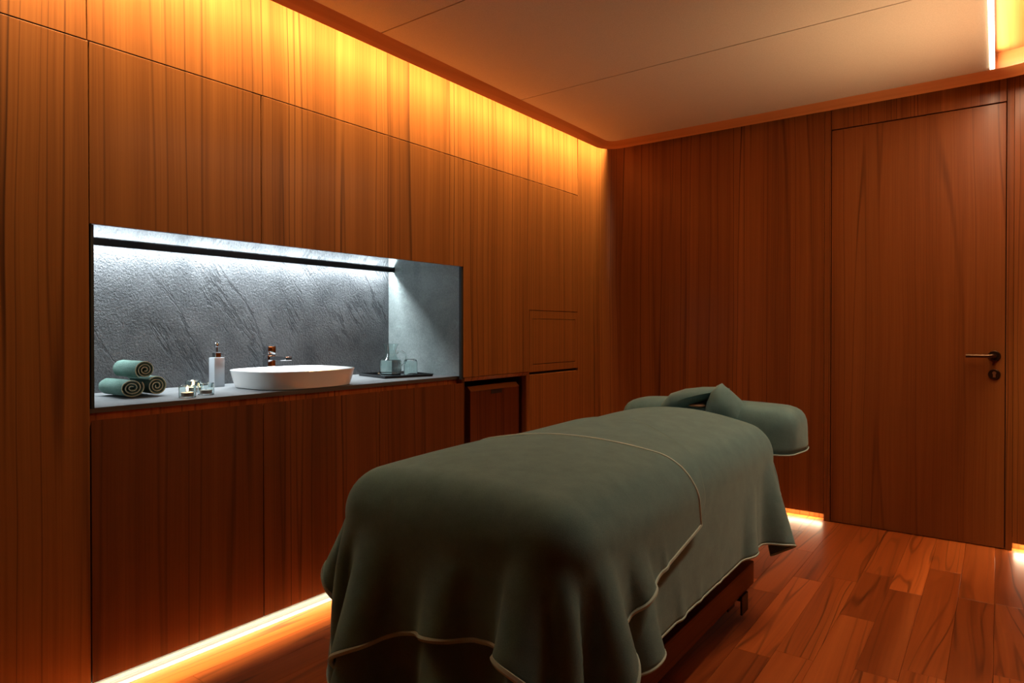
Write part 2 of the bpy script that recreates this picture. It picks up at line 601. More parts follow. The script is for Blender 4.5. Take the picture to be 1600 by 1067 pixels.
# right wall: curved corner, short wall, then it opens to a wider bay near the camera
RC2 = 0.30
path = [(0.0615, YB)]
for k in range(1, 13):
    a = PI / 2 - k * (PI / 2) / 12
    path.append((XR - RC2 + RC2 * math.cos(a), YB - RC2 + RC2 * math.sin(a)))
path += [(XR, 2.6)]
wr = struct(obj('wall_right', bx(1.25, 1.32, Y0 - 0.1, 4.4, -0.016, ZT), VENEER, uv=uvY))
wall_sheet(path, 0.040, ZT, 'wall_panel', wr, VENEER, 20.0)
wall_sheet([(XR + 0.0005, 2.6), (1.25, 2.6)], 0.0, ZT, 'wall_panel', wr, VENEER, 31.0)
struct(obj('wall_front', bx(-2.95, 1.32, Y0 - 0.1, Y0, -0.016, ZT), VENEER_DARK, uv=uvX))

# ---- ceiling: slab, fabric panels, wooden lip
ce = struct(obj('ceiling', bx(-2.95, 1.32, Y0 - 0.1, 4.4, ZT, ZT + 0.1), DARKVOID))
XL, YL, ZC, ZL = -2.112, 3.95, 2.376, 2.307
XE = -0.040
RL = 0.06
seams = [Y0, -0.116, 0.900, 1.916, 2.932, YL]
for a0, a1 in zip(seams[:-1], seams[1:]):
    if a1 == YL:
        pts = [(XL, a0 + 0.003), (XE, a0 + 0.003), (XE, YL)]
        pts += [(XL + RL - RL * math.sin(k * PI / 12), YL - RL + RL * math.cos(k * PI / 12)) for k in range(7)]
        pts[-1] = (XL, YL - RL)
    else:
        pts = [(XL, a0 + 0.003), (XE, a0 + 0.003), (XE, a1 - 0.003), (XL, a1 - 0.003)]
    obj('ceiling_panel', prism(pts, 'z', ZC, ZC + 0.02, 0.0008), CEIL, ce)
obj('ceiling_backing', bx(XL, XE, Y0, YL, ZC + 0.0205, ZC + 0.16), DARKVOID, ce)
# lip path (inner face); sheet thickness on its outer side
lp = [(XL, Y0), (XL, YL - RL)]
for k in range(1, 9):
    a = PI - k * (PI / 2) / 8
    lp.append((XL + RL + RL * math.cos(a), YL - RL + RL * math.sin(a)))
RL2 = 0.25
lp.append((0.0, YL))
for k in range(1, 11):
    a = PI / 2 - k * (PI / 2) / 10
    lp.append((RL2 * math.cos(a), YL - RL2 + RL2 * math.sin(a)))
lp.append((RL2, Y0))
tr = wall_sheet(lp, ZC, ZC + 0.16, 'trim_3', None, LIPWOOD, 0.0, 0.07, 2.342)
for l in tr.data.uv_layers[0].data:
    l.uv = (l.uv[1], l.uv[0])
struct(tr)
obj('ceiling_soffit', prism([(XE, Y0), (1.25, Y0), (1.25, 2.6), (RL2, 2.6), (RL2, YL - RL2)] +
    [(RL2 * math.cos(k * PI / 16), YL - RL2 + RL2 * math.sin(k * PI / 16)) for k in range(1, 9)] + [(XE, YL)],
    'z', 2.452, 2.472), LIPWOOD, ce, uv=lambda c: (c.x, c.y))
# visible lit line
o = obj('led_strip', bx(XE + 0.0005, -0.0190, 1.80, YL - 0.03, 2.3665, 2.40, 0.002), LED)
tag(o, 'glowing white light strip along the right edge of the tan ceiling', 'light strip')
# the light strips in the other slots
obj('light_profile', bx(-2.231, -2.190, 0.17, 4.08, 2.473, 2.483), simple('led_profile', (0.6, 0.6, 0.6), 0.4), ce)

# wooden uplight trough on the right wall
ut = empty('uplight_trough', (0.305, 3.12, 1.73))
ut_b = bmesh.new()
box(ut_b, 0.185, 0.3595, 2.615, 3.62, 1.730, 1.745, 0.001)
box(ut_b, 0.1975, 0.3595, 3.608, 3.62, 1.7455, 1.810, 0.001)
box(ut_b, 0.1975, 0.3595, 2.615, 2.627, 1.7455, 1.810, 0.001)
box(ut_b, 0.185, 0.197, 2.615, 3.62, 1.7455, 1.790, 0.001)
o = obj('trough', ut_b, VENEER, uv=lambda c: (c.z + c.x, c.y))
o.parent = ut
o.matrix_parent_inverse = Matrix.Translation(-Vector(ut.location))
o = obj('light_strip', bx(0.216, 0.264, 2.635, 3.60, 1.7452, 1.7620, 0.001), simple('trough_led_profile', (0.6, 0.6, 0.6), 0.4))
o.parent = ut
o.matrix_parent_inverse = Matrix.Translation(-Vector(ut.location))
tag(ut, 'wooden trough with an upward light strip on the right wall', 'uplight')

# ---- door
dr = struct(empty('door_1', (-0.378, YB, 0)))
def local(o, p):
    o.parent = p
    o.matrix_parent_inverse = Matrix.Translation(-Vector(p.location))
    return o
o = obj('door_leaf', bx(-0.7775, 0.0275, YB + 0.001, YB + 0.045, 0.004, 2.262, 0.0015), DOORWOOD, uv=uvX)
local(o, dr)
hx, hz = -0.016, 0.981
b = bmesh.new()
def disc(bm, cx, cz, y, prof, n=28):
    """turned about a horizontal axis that points to -Y: prof (r, d)"""
    t = bmesh.new()
    lathe(t, prof, 0, 0, 0, n)
    t.transform(Matrix.Translation((cx, y, cz)) @ Matrix.Rotation(R(90), 4, 'X'))
    me = bpy.data.meshes.new('t')
    t.to_mesh(me)
    t.free()
    bm.from_mesh(me)
    bpy.data.meshes.remove(me)
    return bm
b = bmesh.new()
disc(b, hx, hz, YB + 0.001, [(0.0, 0.0), (0.027, 0.0), (0.027, 0.006), (0.024, 0.009), (0.0, 0.009)])
rose = local(obj('handle_rose', b, BRONZE, smooth=True), dr)
b = bmesh.new()
pts = [(hx, YB - 0.006, hz), (hx, YB - 0.035, hz), (hx - 0.003, YB - 0.047, hz), (hx - 0.012, YB - 0.052, hz), (hx - 0.03, YB - 0.053, hz), (hx - 0.118, YB - 0.053, hz)]
tube(b, pts, 0.0095, 14)
hd = local(obj('handle', b, BRONZE, smooth=True), dr)
b = bmesh.new()
disc(b, hx, 0.887, YB + 0.001, [(0.0, 0.0), (0.0265, 0.0), (0.0265, 0.005), (0.024, 0.008), (0.0, 0.008)])
local(obj('escutcheon', b, BRONZE, smooth=True), dr)
b = bmesh.new()
pts = [(hx + 0.0085 * math.cos(a), 0.894 + 0.0085 * math.sin(a)) for a in [R(-50) + k * R(280) / 14 for k in range(15)]]
pts += [(hx - 0.0055, 0.872), (hx + 0.0055, 0.872)]
local(obj('key_cylinder', prism(pts, 'y', YB - 0.0095, YB - 0.004), BRASS), dr)

# ---- washbasin niche in the left wall
NB = -2.780
NY0, NY1 = 0.854, 2.574
obj('niche_back', bx(NB - 0.012, NB, NY0 - 0.01, NY1 + 0.01, 0.86, 1.478), STONE, wl)
obj('niche_side', bx(NB - 0.012, -2.246, NY1, NY1 + 0.0115, 0.8735, 1.478), STONE_SIDE, wl)
obj('niche_side', bx(NB - 0.012, -2.246, NY0 - 0.0115, NY0, 0.8735, 1.478), STONE_SIDE, wl)
obj('niche_ceiling', bx(-2.729, -2.249, NY0, NY1, 1.450, 1.478), NICHE_CEIL, wl)
obj('niche_trim', bx(-2.2455, -2.2305, NY1 - 0.006, NY1 + 0.0085, 0.858, 1.439), BLACK, wl)
obj('niche_trim', bx(-2.2455, -2.2305, NY0 - 0.0085, NY0 + 0.0, 0.8735, 1.439), BLACK, wl)
obj('light_pelmet', bx(-2.740, -2.729, NY0 + 0.0005, NY1 - 0.0005, 1.435, 1.474), BLACK, wl)
obj('light_pelmet', bx(-2.7695, -2.7405, NY0 + 0.0005, NY1 - 0.0005, 1.4655, 1.4662), LEDCOOL, wl)

# worktop
wt = obj('stone_worktop', bx(NB, XW - 0.036, 0.848, 2.583, 0.8565, 0.873, 0.0008), STONE_TOP)
tag(wt, 'grey stone worktop slab of the lit niche above the cabinet doors', 'worktop')
obj('front_edge', bx(XW - 0.0358, XW - 0.0315, 0.848, 2.583, 0.8565, 0.8728, 0.0005), simple('stone_edge_painted_shade', (0.060, 0.054, 0.046), 0.55), wt)  # same stone as the top, darkened in colour to imitate an unlit edge
# base cabinet
cb = empty('base_cabinet', (-2.5, 1.714, 0.03))
local(obj('body', bx(-2.85, -2.290, 0.850, 2.582, 0.032, 0.8555), DARKVOID), cb)
local(obj('finger_rail', bx(-2.2895, -2.276, 0.850, 2.582, 0.80, 0.8555), VENEER, uv=uvY), cb)
for a0, a1 in ((0.8435, 1.430), (1.430, 2.010), (2.010, 2.588)):
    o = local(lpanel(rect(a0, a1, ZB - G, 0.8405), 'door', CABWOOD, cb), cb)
    for v_ in o.data.vertices:      # top edge sloped back, shaped to hide the glow on its upper face
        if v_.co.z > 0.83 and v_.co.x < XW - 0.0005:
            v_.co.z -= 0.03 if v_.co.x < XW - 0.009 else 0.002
tag(cb, 'built-in teak cabinet with three flush doors under the stone worktop', 'cabinet')

# ---- open nook with wooden box, framed cupboard hatch
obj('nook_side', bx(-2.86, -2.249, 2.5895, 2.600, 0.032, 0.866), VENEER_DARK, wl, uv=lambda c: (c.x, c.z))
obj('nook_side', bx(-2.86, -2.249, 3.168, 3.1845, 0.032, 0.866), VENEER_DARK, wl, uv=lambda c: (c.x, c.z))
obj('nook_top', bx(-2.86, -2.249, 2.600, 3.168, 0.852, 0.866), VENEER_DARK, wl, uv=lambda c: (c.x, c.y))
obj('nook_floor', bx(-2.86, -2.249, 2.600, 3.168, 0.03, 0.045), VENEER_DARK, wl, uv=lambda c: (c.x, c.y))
# mitred wooden edging of the nook
b = bmesh.new()
def edging(bm, y0, y1, z0, z1, wdt):
    f, k = XW, XW - 0.018
    outer = [(y0, z0), (y0, z1), (y1, z1), (y1, z0)]
    inner = [(y0 + wdt * 0.3, z0), (y0 + wdt * 0.3, z1 - wdt), (y1 - wdt, z1 - wdt), (y1 - wdt, z0)]
    vo = [bm.verts.new((f, a, c)) for a, c in outer]
    vi = [bm.verts.new((f - 0.010, a, c)) for a, c in inner]
    vk = [bm.verts.new((k - 0.02, a, c)) for a, c in inner]
    vb = [bm.verts.new((k - 0.02, a, c)) for a, c in outer]
    for i in range(3):
        bm.faces.new((vo[i], vo[i + 1], vi[i + 1], vi[i]))
        bm.faces.new((vi[i], vi[i + 1], vk[i + 1], vk[i]))
        bm.faces.new((vk[i], vk[i + 1], vb[i + 1], vb[i]))
        bm.faces.new((vb[i], vb[i + 1], vo[i + 1], vo[i]))
edging(b, 2.592, 3.178, 0.045, 0.864, 0.020)
obj('nook_edging', b, VENEER, wl, uv=uvY)
bi = empty('wooden_bin', (-2.45, 2.905, 0.046))
b = bmesh.new()
pf = [(-2.65, 0.046), (-2.268, 0.046), (-2.268, 0.782), (-2.292, 0.806), (-2.65, 0.806)]
b = prism([(p[0], p[1]) for p in pf], 'y', 2.685, 3.126, 0.001)
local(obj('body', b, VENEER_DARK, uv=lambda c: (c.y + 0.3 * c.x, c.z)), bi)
local(obj('rim', prism([(-2.2675, 0.7815), (-2.2915, 0.8055), (-2.2895, 0.8078), (-2.2650, 0.783)], 'y', 2.685, 3.126), VENEER, uv=lambda c: (c.z, c.y)), bi)
local(obj('handle_slot', bx(-2.2678, -2.2660, 2.862, 2.962, 0.758, 0.7815), BLACK), bi)
tag(bi, 'dark wooden box with a handle slot standing in the wall nook', 'bin')
hc = empty('wall_cupboard', (-2.24, 3.459, 0.862))
b = bmesh.new()
y0, y1, z0, z1 = 3.180 + G, 3.738 - G, 0.862, 1.229 - G
iy0, iy1, iz0, iz1 = 3.212, 3.704, 0.905, 1.180
for (c0, c1, d0, d1) in ((y0, iy0, z0, z1), (iy1, y1, z0, z1), (iy0, iy1, z0, iz0), (iy0, iy1, iz1, z1)):
    box(b, XW - PT, XW, c0, c1, d0, d1)
local(obj('frame', b, VENEER, uv=uvY), hc)
local(lpanel(rect(iy0, iy1, iz0, iz1, 0.003), 'door', VENEER, hc), hc)
tag(hc, 'square framed cupboard hatch set flush in the teak wall', 'cupboard')

# ================================================================= MASSAGE TABLE
BX0, BX1, BY0, BY1, BZ = -1.400, -0.690, 1.125, 2.665, 0.722
tb = empty('massage_table', (-1.045, 1.90, 0))
b = bmesh.new()
box(b, BX0 + 0.03, BX1 - 0.03, BY0 + 0.03, BY1 - 0.03, 0.62, BZ - 0.012, 0.05, 4)
local(obj('mattress', b, LEATHER, smooth=True), tb)
b = bmesh.new()
box(b, BX0 + 0.06, BX1 - 0.06, BY0 + 0.08, BY1 - 0.08, 0.57, 0.62, 0.004)
local(obj('deck', b, VENEER_DARK, uv=lambda c: (c.x, c.y)), tb)
for yy in (1.45, 2.40):
    b = bx(-1.20, -0.90, yy - 0.06, yy + 0.06, 0.19, 0.57, 0.004)
    local(obj('pedestal', b, VENEER_DARK, uv=uvX), tb)
for xx in (-1.30, -0.83):
    local(obj('base_rail', bx(xx - 0.0, xx + 0.045, 1.22, 2.69, 0.098, 0.188, 0.002), VENEER_DARK, uv=lambda c: (c.z, c.y)), tb)
for yy in (1.25, 2.645):
    local(obj('cross_rail', bx(-1.2545, -0.8305, yy, yy + 0.045, 0.098, 0.188, 0.002), VENEER_DARK, uv=lambda c: (c.z, c.x)), tb)
for xx in (-1.278, -0.808):
    for yy in (1.40, 2.56):
        b = bmesh.new()
        for s in (-1, 1):
            box(b, xx + s * 0.026 - 0.004, xx + s * 0.026 + 0.004, yy - 0.040, yy + 0.034, 0.026, 0.098, 0.002)
        box(b, xx - 0.022, xx + 0.022, yy - 0.040, yy + 0.034, 0.080, 0.098)
        cs = local(obj('caster', b, RUBBER), tb)
        b = bmesh.new()
        t = bmesh.new()
        lathe(t, [(0, -0.020), (0.030, -0.020), (0.0345, -0.015), (0.0345, 0.015), (0.030, 0.020), (0, 0.020)], 0, 0, 0, 20)
        t.transform(Matrix.Translation((xx, yy - 0.006, 0.0346)) @ Matrix.Rotation(R(90), 4, 'Y'))
        wh = obj('wheel', t, RUBBER, smooth=True)
        wh.parent = cs
        wh.matrix_parent_inverse = Matrix.Translation(-Vector(tb.location))
for xx in (-1.23, -0.86):
    local(obj('headrest_arm', bx(xx - 0.015, xx + 0.015, 2.58, 3.02, 0.63, 0.652, 0.002), BLACK), tb)
tag(tb, 'wheeled wooden massage table under the green covers', 'massage table')

# ---- cloth: a small position-based simulation draped over the table
def sdf_push(P, c, h, r, crown=0.0, infl=0.0):
    """rounded box: centre c, half extents h, edge radius r; returns P pushed out and contact mask"""
    q = P - c
    if crown:
        fx = np.clip(1 - (q[..., 0] / h[0]) ** 2, 0, 1)
        yn = np.clip(q[..., 1] / h[1], -1, 1)
        fy = np.where(yn > 0, 1 - np.abs(yn) ** 10, 1 - np.abs(yn) ** 3)
        dz = (crown + 0.036 * np.clip(yn, 0, 1)) * fx * fy ** 0.8
        q = q.copy()
        q[..., 2] -= dz
    a = np.abs(q) - (h - r)
    m = np.maximum(a, 0)
    ln = np.linalg.norm(m, axis=-1)
    inner = np.minimum(a.max(axis=-1), 0)
    d = ln + inner - r - infl
    hit = d < 0
    if hit.any():
        g = np.where(ln[..., None] > 1e-9, m / np.maximum(ln, 1e-9)[..., None], 0)
        ax = a.argmax(axis=-1)
        one = np.eye(3)[ax]
        g = np.where(ln[..., None] > 1e-9, g, one)
        sgn = np.where(q >= 0, 1.0, -1.0)
        g = g * sgn
        P = np.where(hit[..., None], P - g * d[..., None], P)
    return P, hit

def con(P, A, B, rest, k):
    a, b = P[A], P[B]
    d = b - a
    l = np.sqrt((d * d).sum(-1)) + 1e-9
    cr = d * (0.5 * k * (1 - rest / l))[..., None]
    P[A] += cr
    P[B] -= cr

def pair_slices(n, step, start, mod):
    return None

def simulate(x0, x1, y0, y1, hgt, z0, solids, steps=150, iters=14, mu=0.5, seed=0, rot=0.0, under=None, gap=0.012, bend=0.25):
    nx = int(round((x1 - x0) / hgt)) + 1
    ny = int(round((y1 - y0) / hgt)) + 1
    X, Y = np.meshgrid(np.linspace(x0, x1, nx), np.linspace(y0, y1, ny), indexing='ij')
    if rot:
        cx, cy = (x0 + x1) / 2, (y0 + y1) / 2
        c, s = math.cos(rot), math.sin(rot)
        X, Y = cx + (X - cx) * c - (Y - cy) * s, cy + (X - cx) * s + (Y - cy) * c
    rs = np.random.RandomState(seed)
    P = np.stack([X, Y, np.full_like(X, z0) + rs.uniform(-.002, .002, X.shape)], -1)
    Q = P.copy()
    hx_, hy_ = (x1 - x0) / (nx - 1), (y1 - y0) / (ny - 1)
    hd_ = math.hypot(hx_, hy_)
    def sl(s, mod, off, n):
        ia = np.arange(s, n - off, mod)
        return ia, ia + off
    C = []
    for s in (0, 1):
        a, b_ = sl(s, 2, 1, nx); C.append((np.s_[a, :], np.s_[b_, :], hx_, 1.0))
        a, b_ = sl(s, 2, 1, ny); C.append((np.s_[:, a], np.s_[:, b_], hy_, 1.0))
    for s in (0, 1):
        a, b_ = sl(s, 2, 1, nx)
        j = np.arange(ny - 1)
        C.append((np.ix_(a, j), np.ix_(b_, j + 1), hd_, 0.35))
        C.append((np.ix_(a, j + 1), np.ix_(b_, j), hd_, 0.35))
    for off in (2, 4):
        for s in range(off * 2):
            pass
        a0 = [i for i in range(nx - off) if (i // off) % 2 == 0]
        a1 = [i for i in range(nx - off) if (i // off) % 2 == 1]
        for aa in (a0, a1):
            aa = np.array(aa)
            C.append((np.s_[aa, :], np.s_[aa + off, :], hx_ * off, bend))
        a0 = [i for i in range(ny - off) if (i // off) % 2 == 0]
        a1 = [i for i in range(ny - off) if (i // off) % 2 == 1]
        for aa in (a0, a1):
            aa = np.array(aa)
            C.append((np.s_[:, aa], np.s_[:, aa + off], hy_ * off, bend))
    dt = 1 / 60.0
    kd = None
    if under is not None:
        UP, UN = under
        kd = kdtree.KDTree(len(UP))
        for i, p in enumerate(UP):
            kd.insert(p, i)
        kd.balance()
        idx = None
    for st in range(steps):
        V = (P - Q) * (0.985 if st < steps * 0.7 else 0.93)
        sp = np.linalg.norm(V, axis=-1, keepdims=True)
        V *= np.minimum(1.0, 0.02 / np.maximum(sp, 1e-9))
        Q = P.copy()
        P = P + V
        P[..., 2] -= 9.8 * dt * dt
        for it in range(iters):
            for A, B, r_, k in C:
                con(P, A, B, r_, k)
            if it % 3 == 2 or it == iters - 1:
                for so in solids:
                    P, hit = sdf_push(P, *so)
                    if it == iters - 1:
                        M = P - Q
                        P = np.where(hit[..., None], P - M * mu, P)
                P[..., 2] = np.maximum(P[..., 2], 0.01)
        if kd is not None:
            flat = P.reshape(-1, 3)
            if st % 4 == 0 or st > steps - 6:
                idx = np.array([kd.find(p)[1] for p in flat])
            d = ((flat - UP[idx]) * UN[idx]).sum(-1)
            near = np.linalg.norm(flat - UP[idx], axis=-1) < 0.09
            hit = (d < gap) & near
            flat = np.where(hit[:, None], flat + UN[idx] * (gap - d)[:, None], flat)
            flatQ = Q.reshape(-1, 3)
            flat = np.where(hit[:, None], flat - (flat - flatQ) * mu * 0.6, flat)
            P = flat.reshape(P.shape)
    return P

def normals(P):
    du = np.gradient(P, axis=0)
    dv = np.gradient(P, axis=1)
    n = np.cross(du, dv)
    n /= np.maximum(np.linalg.norm(n, axis=-1, keepdims=True), 1e-9)
    return n

def refine(P):
    """smooth upsampling x2 of the grid (cubic)"""
    def up(A):
        n = A.shape[0]
        out = np.empty((2 * n - 1,) + A.shape[1:])
        out[::2] = A
        L = np.concatenate([2 * A[:1] - A[1:2], A, 2 * A[-1:] - A[-2:-1]], 0)
        out[1::2] = (-L[:-3] + 9 * L[1:-2] + 9 * L[2:-1] - L[3:]) / 16
        return out
    P = up(P)
    P = np.swapaxes(up(np.swapaxes(P, 0, 1)), 0, 1)
    return P

def cloth_obj(name, P, mat, th, parent=None):
    nx, ny, _ = P.shape
    N = normals(P)
    top = (P + N * th).reshape(-1, 3)
    bot = P.reshape(-1, 3)
    n = nx * ny
    V = np.concatenate([top, bot])
    F = []
    for i in range(nx - 1):
        for j in range(ny - 1):
            a = i * ny + j
            F.append((a, a + ny, a + ny + 1, a + 1))
            F.append((n + a, n + a + 1, n + a + ny + 1, n + a + ny))
    ring = boundary(nx, ny)
    for k in range(len(ring)):
        a, c = ring[k], ring[(k + 1) % len(ring)]
        F.append((a, n + a, n + c, c))
    me = bpy.data.meshes.new(name)
    me.from_pydata(V.tolist(), [], F)
    me.validate()
    for p in me.polygons:
        p.use_smooth = True
    me.materials.append(mat)
    o = bpy.data.objects.new(name, me)
    link(o, parent)
    return o

def boundary(nx, ny):
    r = [i * ny for i in range(nx)]
    r += [(nx - 1) * ny + j for j in range(1, ny)]
    r += [i * ny + ny - 1 for i in range(nx - 2, -1, -1)]
    r += [j for j in range(ny - 2, 0, -1)]
    return r

def piping(name, P, th, rad, parent, mat=PIPING):
    nx, ny, _ = P.shape
    N = normals(P)
    C = (P + N * th * 0.5).reshape(-1, 3)
    b = bmesh.new()
    tube(b, [tuple(C[i]) for i in boundary(nx, ny)], rad, 6, True)
    return obj(name, b, mat, parent, smooth=True)

tc_ = np.array([(BX0 + BX1) / 2, (BY0 + BY1) / 2, 0.40])
th_ = np.array([(BX1 - BX0) / 2, (BY1 - BY0) / 2, BZ - 0.40])
TABLE = (tc_, th_, 0.085, 0.055, 0.0)
TABLE2 = (tc_, th_, 0.085, 0.055, 0.016)
# lower cover
P1 = simulate(BX0 - 0.335, BX1 + 0.335, BY0 - 0.385, BY1 + 0.14, 0.024, 0.82, [TABLE], steps=110, iters=12, mu=0.65, seed=2, bend=0.12)
P1r = refine(P1)
cv = cloth_obj('table_cover', P1r, FLEECE, 0.005)
piping('hem_piping', P1r, 0.005, 0.0048, cv)
tag(cv, 'larger dark green fleece cover draped over the whole massage table, lower layer', 'cover')
# upper blanket over the foot half
UP = (P1r + normals(P1r) * 0.005).reshape(-1, 3)
UN = normals(P1r).reshape(-1, 3)
P2 = simulate(BX0 - 0.205, BX1 + 0.215, BY0 - 0.215, 1.745, 0.021, 0.835, [TABLE2], steps=110, iters=12, mu=0.65, seed=5, rot=R(9.0), under=(UP, UN), gap=0.009, bend=0.12)
P2r = refine(P2)
bl = cloth_obj('blanket', P2r, FLEECE, 0.007)
piping('hem_piping', P2r, 0.007, 0.0070, bl)
tag(bl, 'smaller dark green fleece blanket with pale piped edge over the foot half', 'blanket')

# the blanket's top edge is turned over: a second thin layer that runs out in a slanting crease
kdU = kdtree.KDTree(len(UP))
for i_, p_ in enumerate(UP):
    kdU.insert(p_, i_)
kdU.balance()
E_ = P2r[:, -1, :]
mF = 26
FL = np.zeros((E_.shape[0], mF + 1, 3))
for i_ in range(E_.shape[0]):
    w_ = float(np.interp(E_[i_, 0], [-1.47, -1.03, -0.74, -0.675, -0.61], [0.62, 0.44, 0.17, 0.08, 0.01]))
    if i_ > E_.shape[0] * 0.7:
        w_ = min(w_, 0.01 + 0.26 * max(0.0, (E_[i_, 2] - E_[-1, 2])) / 0.2)
    for k_ in range(mF + 1):
        q_ = Vector((E_[i_, 0], E_[i_, 1] - 0.012 + w_ * k_ / mF, E_[i_, 2]))
        _, n_, _ = kdU.find(q_)
        pu, nu = Vector(UP[n_]), Vector(UN[n_])
        q_ = q_ - nu * ((q_ - pu).dot(nu)) + nu * (0.005 if k_ < mF else 0.0015)
        FL[i_, k_] = q_
for _ in range(3):
    FL[1:-1] = 0.25 * FL[:-2] + 0.5 * FL[1:-1] + 0.25 * FL[2:]
fe = cloth_obj('turned_over_edge', FL, FLEECE, 0.007, bl)

# ---- head end: pillow under its own cover and the face cradle
pcx, pcy, pz = -1.040, 2.905, 0.790
def rrect(a, c, e, n):
    r = []
    for k in range(n):
        t = 2 * PI * k / n
        co, si = math.cos(t), math.sin(t)
        q = (abs(co / a) ** e + abs(si / c) ** e) ** (-1 / e)
        r.append((q * co, q * si))
    return r
def shell(prof, a, c, e, n, waves=0.0):
    """rings of a rounded-rectangle plan: prof (inset, z)"""
    b = bmesh.new()
    rings = []
    base = rrect(a, c, e, n)
    for ins, z in prof:
        ring = []
        for k, (px_, py_) in enumerate(base):
            fx_, fy_ = (a - ins) / a, (c - ins) / c
            w_ = 0.0
            if waves and z < pz - 0.06:
                g_ = (pz - 0.06 - z) / 0.12
                w_ = waves * g_ * (math.sin(k * 2 * PI / n * 9 + 0.7) + 0.6 * math.sin(k * 2 * PI / n * 14 + 2.0))
            x_, y_ = px_ * fx_ * (1 + w_), py_ * fy_ * (1 + w_)
            bulge = 0.010 * max(0.0, 1 - (x_ / a) ** 2) if ins > 0.02 else 0.0
            dip = 0.004 * math.sin(k * 2 * PI / n * 5 + 1.0) if z < pz - 0.13 else 0.0
            ring.append(b.verts.new((pcx + x_, pcy + y_, z + bulge + dip)))
        rings.append(ring)
    for A, B in zip(rings[:-1], rings[1:]):
        for k in range(n):
            b.faces.new((A[k], A[(k + 1) % n], B[(k + 1) % n], B[k]))
    b.faces.new(list(reversed(rings[0])))
    return b, rings
b = bmesh.new()
box(b, pcx - 0.37, pcx + 0.37, pcy - 0.122, pcy + 0.122, 0.653, pz - 0.012, 0.05, 4)
pl = empty('head_pillow', (pcx, pcy, 0.653))
local(obj('cushion', b, LEATHER, smooth=True), pl)
tag(pl, 'long head pillow in a green fleece cover at the far end of the bed', 'pillow')
prof = [(0.125, pz + 0.002), (0.09, pz + 0.001), (0.06, pz - 0.002), (0.04, pz - 0.009), (0.022, pz - 0.021), (0.010, pz - 0.038), (0.003, pz - 0.06), (0.0, pz - 0.09), (-0.001, pz - 0.12), (-0.002, pz - 0.15), (-0.003, pz - 0.178)]
b, rings = shell(prof, 0.392, 0.145, 7.0, 96, 0.016)
hem = [tuple(v.co) for v in rings[-1]]
pcv = local(obj('pillow_cover', b, FLEECE, smooth=True), pl)
so = pcv.modifiers.new('thickness', 'SOLIDIFY')
so.thickness = 0.004
so.offset = -1
b = bmesh.new()
tube(b, hem, 0.003, 6, True)
obj('hem_piping', b, PIPING, pcv, smooth=True)

def lobes(bm, pts, rads, n=18):
    """tube with an oval section: rads (ry, rn) = half depth along Y, half thickness"""
    P = [Vector(p) for p in pts]
    m = len(P)
    rings = []
    for i in range(m):
        t = (P[min(i + 1, m - 1)] - P[max(i - 1, 0)]).normalized()
        yv = Vector((0, 1, 0))
        nv = t.cross(yv).normalized()
        yv = nv.cross(t).normalized()
        ry, rn = rads[i]
        rings.append([bm.verts.new(P[i] + yv * (ry * math.cos(2 * PI * k / n)) + nv * (rn * math.sin(2 * PI * k / n))) for k in range(n)])
    for i in range(m - 1):
        for k in range(n):
            bm.faces.new((rings[i][k], rings[i][(k + 1) % n], rings[i + 1][(k + 1) % n], rings[i + 1][k]))
    bm.faces.new(rings[0])
    bm.faces.new(list(reversed(rings[-1])))
fc = empty('face_cradle', (-1.05, 2.86, 0.775))
b = bmesh.new()
lobes(b, [(-1.210, 2.82, 0.750), (-1.165, 2.825, 0.784), (-1.11, 2.835, 0.811), (-1.05, 2.845, 0.831), (-0.99, 2.855, 0.846), (-0.950, 2.86, 0.854)],
      [(0.06, 0.038), (0.09, 0.050), (0.10, 0.043), (0.10, 0.031), (0.085, 0.018), (0.055, 0.005)])
local(obj('towel_wing', b, FLEECE, smooth=True), fc)
b = bmesh.new()
lobes(b, [(-0.952, 2.86, 0.855), (-0.950, 2.85, 0.838), (-0.947, 2.84, 0.815), (-0.945, 2.83, 0.790), (-0.943, 2.825, 0.765), (-0.943, 2.82, 0.735)],
      [(0.060, 0.004), (0.095, 0.031), (0.115, 0.058), (0.12, 0.073), (0.12, 0.080), (0.10, 0.080)])
local(obj('towel_wing', b, FLEECE, smooth=True), fc)
b = bmesh.new()
lobes(b, [(-1.10, 2.80, 0.782), (-1.08, 2.80, 0.784), (-1.04, 2.80, 0.784), (-1.02, 2.80, 0.782)], [(0.02, 0.004), (0.04, 0.009), (0.04, 0.009), (0.02, 0.004)])
local(obj('inner_pad', b, BEIGE, smooth=True), fc)
tag(fc, 'folded green towel standing up over the face rest on the pillow', 'towel')

# ================================================================= THINGS ON THE WORKTOP
ZW = 0.8731
# ---- washbasin
def sup(cx, cy, a, c, z, n=56, e=3.1):
    r = []
    for k in range(n):
        t = 2 * PI * k / n
        co, si = math.cos(t), math.sin(t)
        r.append((cx + a * math.copysign(abs(co) ** (2 / e), co), cy + c * math.copysign(abs(si) ** (2 / e), si), z))
    return r
bcx, bcy = -2.452, 1.72
prof = [(0.0, 0.0, 0.0), (0.182, 0.213, 0.0), (0.190, 0.221, 0.003), (0.197, 0.228, 0.025), (0.203, 0.234, 0.05), (0.207, 0.238, 0.068), (0.209, 0.240, 0.0725), (0.207, 0.238, 0.0745), (0.202, 0.233, 0.0745),
        (0.199, 0.230, 0.0725), (0.192, 0.223, 0.055), (0.178, 0.208, 0.030), (0.150, 0.178, 0.014), (0.09, 0.11, 0.009), (0.0, 0.0, 0.008)]
b = bmesh.new()
rings = []
for a, c, z in prof:
    if a == 0:
        rings.append([b.verts.new((bcx, bcy, ZW + z))])
    else:
        rings.append([b.verts.new(p) for p in sup(bcx, bcy, a, c, ZW + z)])
